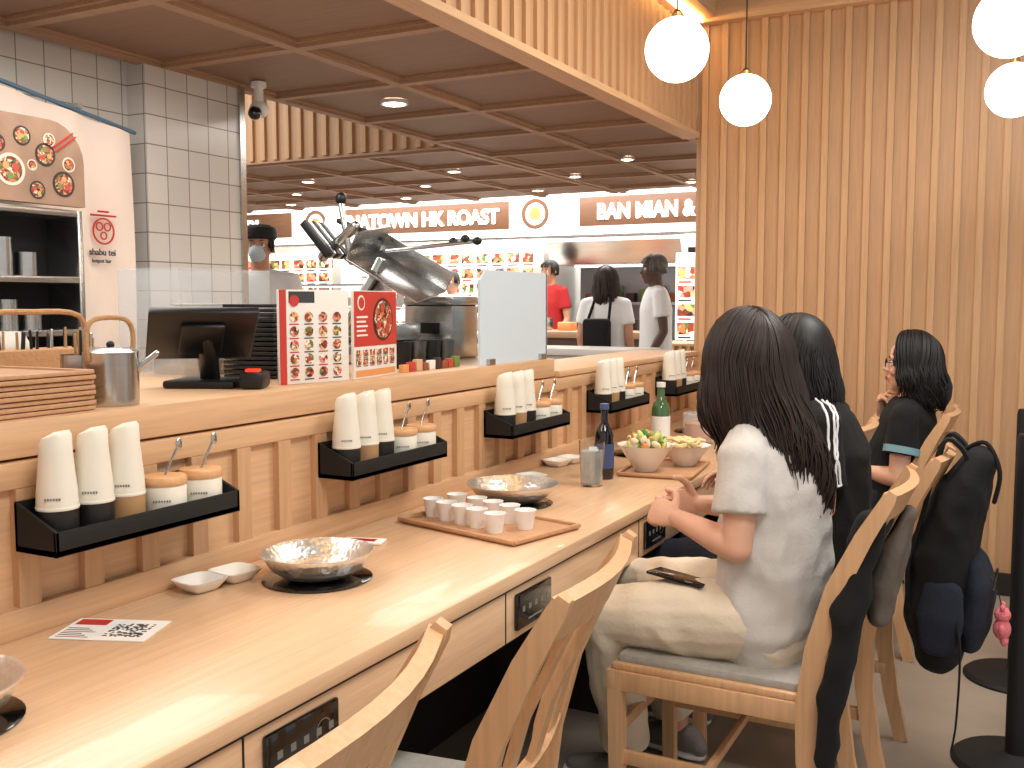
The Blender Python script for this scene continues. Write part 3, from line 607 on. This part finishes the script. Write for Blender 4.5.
def hair_long(par,hc,R,s,m,n,length,drift,phimin=45,seed=1,wave=.012,vol=1.0,rr=(.006,.0105),hull=None):
    random.seed(seed); b=B('hair'); W=lambda p: V(hc)+R@(p*s)
    b.ell(W(V((-.016,0,.018))),(.096*s,.084*s,.108*s),m,R,28,18)
    if hull: b.sweep([V(hc)+V(p) for p,_ in hull],[q for _,q in hull],m,24,1,1,up=R@V((0,1,0)))
    a_,b_,c_=.106*vol,.092*vol,.124*vol
    def surf(p,off):
        k=math.sqrt((p.x/a_)**2+(p.y/b_)**2+(p.z/c_)**2); return p*((1+off)/k)
    for i in range(n):
        side=random.choice((-1,1)); ph=math.radians(phimin+(180-phimin)*random.random()**.9)
        off=random.uniform(-.07,.03); S=V((.085*math.cos(ph)+.0,side*.004,.12)); E=V((a_*math.cos(ph)-.005,side*b_*math.sin(ph),random.uniform(-.02,.01)))
        pts=[]
        for k in range(9): pts.append(surf(S.lerp(E,k/8),off))
        world=[W(p) for p in pts]
        Ln=length(math.degrees(ph),side)*random.uniform(.78,1.06); base=world[-1]; nst=14; fz=random.random()*1.6+ph*3; amp=wave*random.uniform(.6,1.3)
        rad=(R@V((math.cos(ph),side*math.sin(ph),0))).normalized(); dr=V(drift)*(.35+.65*min(1,max(0,(math.degrees(ph)-50)/80)))
        for k in range(1,nst+1):
            t=k/nst; d=V((0,0,-Ln*t))+dr*(t**1.3)*(Ln/.35)+rad*(.022*math.sin(t*math.pi*.6)-.03*t*t)
            d+=rad*amp*math.sin(fz+t*8)*t+V((rad.y,-rad.x,0))*amp*math.cos(fz*1.3+t*7)*t; world.append(base+d)
        N=len(world); r0=random.uniform(*rr)*s
        b.sweep(world,[(max(.001,r0*min(1,.45+k/5)*(1-max(0,(k-13)/(N-13))**2*.85)),max(.0009,.5*r0*min(1,.5+k/5)*(1-max(0,(k-13)/(N-13))*.8))) for k in range(N)],m,6,0,1)
    b.make(par,180)
def hair_short(par,hc,R,s,m,n=90,seed=2):
    random.seed(seed); b=B('hair'); W=lambda p: V(hc)+R@(p*s)
    b.ell(W(V((-.018,0,.030))),(.092*s,.081*s,.092*s),m,R,24,14)
    for i in range(n):
        a=random.random()*6.28; t=random.random(); st=V((.08*t*math.cos(a),.07*t*math.sin(a),.115*math.sqrt(max(.05,1-t*t*.8)))); en=V((min(.085,.1*math.cos(a)),.083*math.sin(a),.04 if math.cos(a)>.5 else -.035))
        b.sweep([W(st),W((st+en)*.5*1.12),W(en)],[.006*s,.008*s,.002*s],m,5)
    b.make(par,180)
def hand(b,w,d,n,side,curl,m,s=.92):
    d=V(d).normalized(); n=V(n); n=(n-d*n.dot(d)).normalized(); t=d.cross(n)*side; w=V(w)
    b.sweep([w-d*.02*s,w+d*.008*s,w+d*.035*s,w+d*.07*s,w+d*.088*s],[(.023*s,.017*s),(.026*s,.017*s),(.036*s,.015*s),(.040*s,.013*s),(.037*s,.010*s)],m,16,up=t)
    for i,(l,off) in enumerate(((.070,.031),(.079,.0105),(.073,-.0100),(.057,-.030))):
        p=w+d*(.082-.004*abs(i-1))*s+t*off*s; a=.12; c=curl[i]
        for k,(f,r0,r1) in enumerate(((.45,.0090,.0082),(.32,.0082,.0074),(.25,.0074,.0060))):
            a+=c*(.8 if k==0 else 1.0); q=p+(d*math.cos(a)+n*math.sin(a)+t*off*1.6).normalized()*l*f*s; b.cap(p,r0*s,q,r1*s,m,10); p=q
    p=w+d*.022*s+t*.024*s; dirs=[(d*.55+t*.75+n*.35),(d*.8+t*.45+n*.45),(d*.9+t*.1+n*.5)]
    for v,l,r0,r1 in zip(dirs,(.040,.032,.026),(.0135,.0105,.0095),(.0105,.0095,.0075)):
        q=p+v.normalized()*l*s; b.cap(p,r0*s,q,r1*s,m,10); p=q
def folds(amp,seed=0):
    o=V((seed*3.1,seed*1.7,0))
    def f(c):
        a=noise.noise(V((c.x*9+c.z*5,c.y*9,c.z*7-c.x*4))+o); r=1-abs(a)*2
        return amp*(r-.4)+amp*.5*noise.noise(c*22+o)
    return f
def shoe(b,an,d,m,sole,s=1):
    d=V(d); d.z=0; d.normalize(); a=V(an); z0=a.z-.085*s
    G=lambda x,z: V((a.x,a.y,z0+z))+d*x
    up=(0,0,1)
    b.sweep([G(-.07,.035),G(-.05,.05),G(0,.055),G(.06,.042),(G(.12,.034)),G(.165,.028)],[(.028,.026),(.045,.034),(.05,.036),(.036,.042),(.028,.044),(.02,.032)],m,16,up=up)
    b.sweep([G(-.075,.013),G(-.05,.013),G(.05,.013),G(.12,.013),G(.18,.013)],[(.013,.022),(.013,.036),(.013,.038),(.013,.047),(.013,.03)],sole,14,up=up)
def person(name,J,skin=SKIN,top=TEE,bot=PANTS,topfold=.006,vox=.006,handspec=None,sleeve=.62,shoem=None,w=1.0,s=1.0,hs=1.0,toplen=.03,loose=1.0,seed=0,det=True):
    e=empty(name,(J['pel'][0],J['pel'][1],0)); j={k:V(v) for k,v in J.items() if k not in('R',)}
    R=J['R']; f=j['f'].normalized(); up=V((0,0,1)); lat=up.cross(f).normalized()
    pel,wst,ch,nk=j['pel'],j['wst'],j['ch'],j['nk']
    def torso(b,m,g,gl=1.0,low=-.09):
        pts=[pel+V((0,0,low)),pel+V((0,0,low*.3)),wst,wst.lerp(ch,.55),ch,ch.lerp(nk,.55),ch.lerp(nk,.85),nk]
        S=[(.145*w+g,.105+g),(.165*w+g,.115+g),(.130*w*gl+g,.095*gl+g),(.138*w*(.5+.5*gl)+g,.100*(.5+.5*gl)+g),(.155*w+g,.108+g),(.148*w+g,.085+g),(.10*w+g,.065+g),(.055+g*.6,.052+g*.6)]
        b.sweep(pts,S,m,24,1,0 if g else 1,up=lat)
        for k in 'LR':
            b.cap(ch.lerp(nk,.72)+ (lat if k=='L' else -lat)*.05,.048+g,j['sh'+k],.046+g*.6,m)
    b=B('body_skin'); torso(b,skin,0); head_parts(b,j['head'],R,hs,skin,nk-V((0,0,.01)))
    for k in 'LR':
        sh,el,wr=j['sh'+k],j['el'+k],j['wr'+k]; b.sweep([sh,sh.lerp(el,.4),el],[.046*s,.041*s,.034*s],skin,14); b.sweep([el,el.lerp(wr,.3),wr],[.034*s,.036*s,.0235*s],skin,14)
        hp,kn,an=j['hip'+k],j['kn'+k],j['an'+k]; b.sweep([hp,hp.lerp(kn,.4),kn],[.082*s,.074*s,.052*s],skin,14); b.sweep([kn,kn.lerp(an,.35),an],[.052*s,.052*s,.036*s],skin,14)
    b.make(e,vox=vox*.85,sm=3)
    b=B('shirt'); torso(b,top,.014,1.12*loose,toplen-.09)
    for k in 'LR':
        sh,el,wr=j['sh'+k],j['el'+k],j['wr'+k]
        if sleeve<=1: b.sweep([sh,sh.lerp(el,.3*sleeve/.62),sh.lerp(el,sleeve)],[.053*s,.057*s,.062*s],top,16,1,0)
        else: b.sweep([sh,sh.lerp(el,.5),el],[.056*s,.054*s,.050*s],top,16,1,1); b.sweep([el,el.lerp(wr,.5),wr],[.050*s,.046*s,.036*s],top,16,1,0)
    j['_shirt']=b.make(e,vox=vox,sm=3,fold=folds(topfold,seed) if det else None)
    b=B('trousers'); b.sweep([pel+V((0,0,-.085)),pel+V((0,0,-.02)),pel+V((0,0,.06)),pel.lerp(wst,.8)],[(.15*w,.11),(.176*w,.128),(.165*w,.118),(.145*w,.108)],bot,20,1,0,up=lat)
    for k in 'LR':
        hp,kn,an=j['hip'+k],j['kn'+k],j['an'+k]; b.sweep([hp,hp.lerp(kn,.5),kn],[.098*s,.090*s,.070*s],bot,16); b.sweep([kn,kn.lerp(an,.4),an+(kn-an).normalized()*.05],[.070*s,.072*s,.062*s],bot,16,1,0)
    b.make(e,vox=vox,sm=3,fold=folds(topfold*.9,seed+5) if det else None)
    if shoem:
        b=B('shoes')
        for k in 'LR': shoe(b,j['an'+k],j.get('toe'+k,f),shoem,WHITE)
        b.make(e,60)
    if handspec:
        b=B('hands')
        for h in handspec: hand(b,*h,skin)
        b.make(e,vox=.0022 if det else .004,sm=1)
    return e,R,j
def RZ(deg,tilt=0):
    return (Matrix.Rotation(math.radians(180+deg),3,'Z')@Matrix.Rotation(math.radians(tilt),3,'Y'))
def hug(ob,pts,off):
    out=[]
    for p in pts:
        ok,loc,nr,_=ob.closest_point_on_mesh(V(p)-ob.location); out.append(loc+ob.location+nr*off)
    return out
SN=mat('sneaker_grey',(120,116,110),.7,bump=.3,bscale=60)
R=RZ(-42,6)
J=dict(f=(-1,.08,0),R=R,pel=(-.555,2.42,.565),wst=(-.540,2.42,.70),ch=(-.545,2.41,.885),nk=(-.58,2.41,1.040),head=(-.610,2.415,1.172),
 shL=(-.582,2.262,.965),shR=(-.575,2.57,.965),elL=(-.578,2.215,.765),elR=(-.61,2.62,.775),wrL=(-.755,2.325,.795),wrR=(-.755,2.50,.80),
 hipL=(-.60,2.33,.565),hipR=(-.60,2.51,.565),knL=(-.925,2.30,.54),knR=(-.95,2.60,.54),anL=(-.93,2.46,.10),anR=(-.88,2.74,.09),toeL=(-1,.1,0),toeR=(-1,.25,0))
e,R,j=person('seated_woman',J,SKIN,TEE,PANTS,.007,.006,[((-.755,2.325,.795),(-.85,.38,.12),(.3,.75,-.45),-1,(.5,.55,.6,.65)),((-.755,2.50,.80),(-.75,-.55,.10),(.3,-.8,.1),1,(.7,.75,.8,.85))],.62,SN,w=.98,loose=1.14,seed=1)
face_detail(e,j['head'],R,1,HAIR)
hair_long(e,j['head'],R,1.05,HAIR,1200,lambda ph,sd:(.17+.16*min(1,max(0,ph-50)/70)),(.10,0,0),phimin=30,seed=4,wave=.019,vol=1.06,rr=(.0024,.0052),hull=[((.015,-.01,.0),(.088,.060)),((.03,-.02,-.08),(.086,.056)),((.065,-.025,-.17),(.074,.042)),((.095,-.025,-.24),(.045,.02))])
b=B('phone'); b.box((-.075,-.036,0),(.075,.036,.008),GLOSS,.003,M=TR(-.745,2.315,.648,math.radians(-10),math.radians(-4),math.radians(5))); b.make(e)
R=RZ(-25,4)
J=dict(f=(-1,.0,0),R=R,pel=(-.54,2.95,.565),wst=(-.52,2.95,.70),ch=(-.515,2.96,.88),nk=(-.565,2.965,1.04),head=(-.61,2.97,1.165),
 shL=(-.50,2.80,.985),shR=(-.53,3.11,.985),elL=(-.49,2.76,.765),elR=(-.60,3.17,.78),wrL=(-.715,2.83,.765),wrR=(-.78,3.06,.80),
 hipL=(-.60,2.87,.565),hipR=(-.60,3.04,.565),knL=(-.94,2.86,.54),knR=(-.95,3.08,.54),anL=(-.93,2.95,.10),anR=(-.92,3.12,.10))
e,R,j=person('seated_woman',J,SKIN,BLKCL,NAVY,.005,.007,[((-.715,2.83,.765),(-.9,.3,.0),(.2,.5,-.6),-1,(.4,.45,.5,.5)),((-.78,3.06,.80),(-.9,-.2,-.1),(.1,-.3,-.8),1,(.3,.35,.4,.4))],.75,SN,seed=2,loose=1.08)
face_detail(e,j['head'],R,1,HAIRB)
hair_long(e,j['head'],R,1.0,HAIRB,600,lambda ph,sd:.14+.04*min(1,ph/120),(.05,0,0),phimin=48,seed=8,wave=.009,rr=(.003,.006))
b=B('sleeve_stripes')
for q in (-.030,0,.030):
    pt=hug(j['_shirt'],smoothpath([(-.520+q,2.90,1.09),(-.480+q,2.81,1.07),(-.450+q,2.745,1.02),(-.432+q,2.715,.95),(-.425+q,2.700,.88),(-.42+q,2.695,.82)],5),.0012)
    b.sweep(pt,[.0034]*len(pt),WHCL,6)
b.make(e)
R=RZ(4,-2)
J=dict(f=(-1,0,0),R=R,pel=(-.50,4.05,.56),wst=(-.47,4.05,.66),ch=(-.42,4.05,.80),nk=(-.40,4.05,.96),head=(-.405,4.05,1.09),
 shL=(-.41,3.90,.895),shR=(-.42,4.20,.895),elL=(-.42,3.86,.68),elR=(-.60,4.15,.69),wrL=(-.575,3.97,.69),wrR=(-.515,4.10,.885),
 hipL=(-.54,3.97,.56),hipR=(-.54,4.13,.56),knL=(-.90,3.95,.54),knR=(-.90,4.15,.54),anL=(-.88,3.97,.10),anR=(-.88,4.13,.10))
e,R,j=person('seated_woman',J,SKIN,BLKCL,NAVY,.004,.007,[((-.575,3.97,.69),(-.6,.8,.0),(0,.2,-.9),-1,(.5,.5,.5,.5)),((-.515,4.10,.885),(.05,-.25,1),(.7,-.3,0),1,(.8,.85,.9,.9))],.6,SN,seed=3,hs=.95)
face_detail(e,j['head'],R,.95,HAIRB)
hair_long(e,j['head'],R,.98,HAIRB,600,lambda ph,sd:.10+.05*min(1,ph/120),(.05,0,0),phimin=62,seed=12,wave=.012,vol=1.06,rr=(.003,.006))
b=B('eyeglasses'); P=lambda x,y,z: j['head']+R@V((x,y,z))*.95
for q in (-1,1): b.sweep([P(.096,q*.031+.019*math.cos(t*math.pi/6),.0+.016*math.sin(t*math.pi/6)) for t in range(13)],[.0016]*13,EYED,6); b.cap(P(.094,q*.05,.004),.0016,P(.0,q*.079,.004),.0016,EYED,6)
b.cap(P(.097,-.012,.003),.0016,P(.097,.012,.003),.0016,EYED,6); b.make(e)
b=B('sleeve_patch'); b.sweep([(-.410,3.878,.795),(-.413,3.873,.770)],[(.066,.066),(.066,.066)],mat('patch_blue',(120,158,168),.8),18,0,0,up=(0,1,0)); b.make(e)
def stander(name,x,y,h,fdir,skin,top,bot,seed,hairf,sleeve=.62,arm=None):
    k=h/1.70; f=V((math.cos(math.radians(fdir)),math.sin(math.radians(fdir)),0)); lat=V((0,0,1)).cross(f)
    G=lambda a,l,z: V((x,y,0))+f*a*k+lat*l*k+V((0,0,z*k))
    J=dict(f=f,R=Matrix.Rotation(math.radians(fdir),3,'Z'),pel=G(0,0,.93),wst=G(0,0,1.07),ch=G(.0,0,1.28),nk=G(0,0,1.45),head=G(.02,0,1.585),
     shL=G(0,.165,1.39),shR=G(0,-.165,1.39),elL=G(-.02,.21,1.12),elR=G(-.02,-.21,1.12),wrL=G(.10,.20,.90),wrR=G(.10,-.20,.90),
     hipL=G(0,.09,.90),hipR=G(0,-.09,.90),knL=G(.08,.09,.50),knR=G(-.02,-.09,.50),anL=G(.10,.09,.09),anR=G(-.16,-.09,.09))
    if arm: J.update({q:G(*v) for q,v in arm.items()})
    hsp=[(J['wr'+q],(J['wr'+q]-J['el'+q]),lat*(-1 if q=='L' else 1),(-1 if q=='L' else 1)*-1,(.3,.3,.35,.4)) for q in 'LR']
    e,R,j=person(name,J,skin,top,bot,.004,.011,hsp,sleeve,BLACK,seed=seed,w=1.0,det=False)
    face_detail(e,j['head'],R,1,HAIRB); hairf(e,j['head'],R); return e,j,G,f,lat
HG=mat('hair_grey',(92,88,84),.6,var=.4,vscale=40)
hs=lambda e,h,R: hair_short(e,h,R,1.0,HAIRB)
stander('standing_man',-2.53,7.2,1.69,-150,SKIN3,WHCL,BLKCL,11,lambda e,h,R: hair_short(e,h,R,.98,HG))
hl=lambda e,h,R: hair_long(e,h,R,1.0,HAIR,160,lambda ph,sd:.22,(.0,0,0),phimin=60,seed=3)
e,j,G,f,lat=stander('standing_woman',-3.02,7.4,1.60,100,SKIN2,WHCL,BLKCL,12,hl)
b=B('shoulder_bag'); b.box((-.11,-.05,0),(.11,.05,.28),BLKCL,.03,M=TR(-3.01,7.20,.92)); b.sweep([(-3.10,7.23,1.18),(-3.08,7.35,1.38),(-2.94,7.32,1.38),(-2.92,7.22,1.18)],[.012]*4,BLKCL,8); b.make(e)
stander('stall_worker',-4.42,9.35,1.76,-110,SKIN2,REDCL,BLKCL,13,hs)
stander('stall_worker',-5.05,9.4,1.68,-60,SKIN2,BLKCL,BLKCL,14,hs)
stander('stall_worker',-5.6,9.35,1.66,-90,SKIN2,WHCL,BLKCL,15,hs)
e,j,G,f,lat=stander('kitchen_cook',-3.90,4.40,1.76,-60,SKIN2,WHCL,BLKCL,16,hs,1.5)
b=B('cook_cap'); c=j['head']; b.lathe([(.088,.035),(.097,.045),(.098,.075),(.09,.10),(.055,.118),(0,.122)],BLACKM,(c.x,c.y,c.z),28); b.make(e)
b=B('face_mask'); b.ell(c+f*.062+V((0,0,-.045)),(.045,.052,.050),mat('mask_blue',(190,204,214),.8)); b.make(e)
# ------------------------------------------------------------------ bags and jackets
e=empty('backpack',(-.18,2.93,0)); by=2.93
b=B('bag_body'); b.sweep([(-.20,by,.38),(-.205,by,.46),(-.20,by,.64),(-.155,by,.80),(-.115,by,.90)],[(.13,.065),(.155,.085),(.16,.085),(.14,.07),(.09,.04)],BLKCL,20,up=(0,1,0)); b.make(e,vox=.008,sm=3,fold=folds(.007,9))
b=B('front_pocket'); b.sweep([(-.12,by,.41),(-.115,by,.47),(-.11,by,.57),(-.115,by,.63)],[(.10,.03),(.125,.045),(.12,.045),(.10,.03)],NAVY,16,up=(0,1,0)); b.make(e,vox=.008,sm=3,fold=folds(.006,4))
b=B('side_pocket'); b.sweep([(-.19,by-.145,.42),(-.19,by-.15,.50),(-.185,by-.145,.58)],[(.025,.05),(.03,.06),(.022,.05)],NAVY,14,up=(0,1,0)); b.make(e,vox=.008,sm=3)
b=B('straps')
for q in (-.09,.09):
    pt=smoothpath([(-.27,by+q,.50),(-.275,by+q*1.1,.62),(-.24,by+q,.78),(-.205,by+q*.8,.945),(-.16,by+q*.6,.94),(-.12,by+q*.5,.86)],5); b.sweep(pt,[(.020,.005)]*len(pt),BLKCL,rect=True,up=(0,1,0))
pt=smoothpath([(-.18,by-.13,.6),(-.14,by-.17,.45),(-.14,by-.175,.25),(-.15,by-.17,.16)],5); b.sweep(pt,[(.010,.0025)]*len(pt),BLKCL,rect=True,up=(0,1,0))
pt=smoothpath([(-.075,by-.05,.80),(-.065,by-.05,.88),(-.10,by-.02,.95),(-.15,by,.93)],5); b.sweep(pt,[.006]*len(pt),BLKCL,8)
b.sweep([(-.068,by-.10,.58),(-.062,by,.61),(-.068,by+.10,.58)],[.003]*3,STEELD,6); b.make(e)
b=B('plush_charm'); c=V((-.045,2.86,.47)); k_=.85
def pe(o,r): b.ell(c+V(o)*k_,[q*k_ for q in r],PINK)
pe((0,0,0),(.026,.03,.035)); pe((0,0,.045),(.024,.028,.024))
for q in (-1,1): pe((0,q*.02,.07),(.008,.009,.012)); pe((.0,q*.032,.005),(.010,.012,.018)); pe((.008,q*.014,-.035),(.012,.012,.014))
b.sweep([c+V((0,0,.05)),c+V((-.01,0,.09)),c+V((-.03,0,.13))],[.0015]*3,BLACK,6); b.make(e)
b=B('draped_jacket')
pts=[(-.385,2.41,.50),(-.365,2.41,.60),(-.335,2.41,.72),(-.285,2.41,.84)]
b.sweep(pts,[(.15,.022),(.185,.030),(.19,.028),(.17,.022)],BLKCL,20,up=(0,1,0)); b.sweep([(-.30,2.26,.84),(-.33,2.205,.66),(-.36,2.175,.45),(-.37,2.17,.12)],[.03,.035,.026,.012],BLKCL,12)
b.make(vox=.007,sm=3,fold=folds(.010,3))
b=B('grey_pouch'); b.sweep([(-.30,2.50,.58),(-.295,2.50,.66),(-.27,2.50,.76),(-.25,2.50,.82)],[(.08,.025),(.10,.035),(.10,.032),(.07,.018)],GREYCL,18,up=(0,1,0)); b.make(vox=.007,sm=3,fold=folds(.008,6))
for (x,y) in ((-.0,3.12),(-.01,3.86)):
    b=B('queue_stanchion'); b.lathe([(0,0),(.17,0),(.172,.008),(.16,.018),(.05,.026),(.03,.04),(.03,.94),(.026,.955),(0,.955)],BLACKM,(x,y,.0),36); b.make()
# ------------------------------------------------------------------ lights
def area(name,loc,sx,sy,pw,col=(1,.955,.895),rot=(0,0,0)):
    l=bpy.data.lights.new(name,'AREA'); l.shape='RECTANGLE'; l.size=sx; l.size_y=sy; l.energy=pw; l.color=col
    o=bpy.data.objects.new(name,l); o.location=loc; o.rotation_euler=rot; COL.objects.link(o)
area('ceiling_fill_a',(.3,.8,2.9),.9,1.2,54); area('ceiling_fill_b',(.0,3.0,2.9),.9,1.2,54)  # unseen area lamps added at ceiling level for soft, even light
area('kitchen_light',(-2.2,1.6,2.13),.5,1.8,21,(1,.97,.93)); area('kitchen_light_b',(-2.2,4.2,2.13),.5,1.5,13,(1,.95,.89))
area('court_light_a',(-5,8.2,2.95),5,1.0,190,(1,.985,.96)); area('court_light_b',(-5,10.0,2.95),6,1.2,210,(1,.985,.96)); area('court_light_c',(-4.5,6.1,2.13),3,.8,38,(1,.95,.9)); area('bulkhead_fill',(-5.2,3.9,2.9),2,1,50,(1,.95,.9))  # last lamp is an unseen fill, added to brighten the batten bulkhead
w=bpy.data.worlds.new('world'); sc.world=w; w.use_nodes=True; w.node_tree.nodes['Background'].inputs[0].default_value=(1,.965,.925,1); w.node_tree.nodes['Background'].inputs[1].default_value=.68
cd=bpy.data.cameras.new('camera'); cam=bpy.data.objects.new('camera',cd); COL.objects.link(cam)
cd.sensor_width=36; cd.lens=35.16; cd.clip_start=.02
cam.location=(0,0,1.32); cam.rotation_euler=(math.pi/2-math.radians(4.63),0,math.radians(27.53)); sc.camera=cam
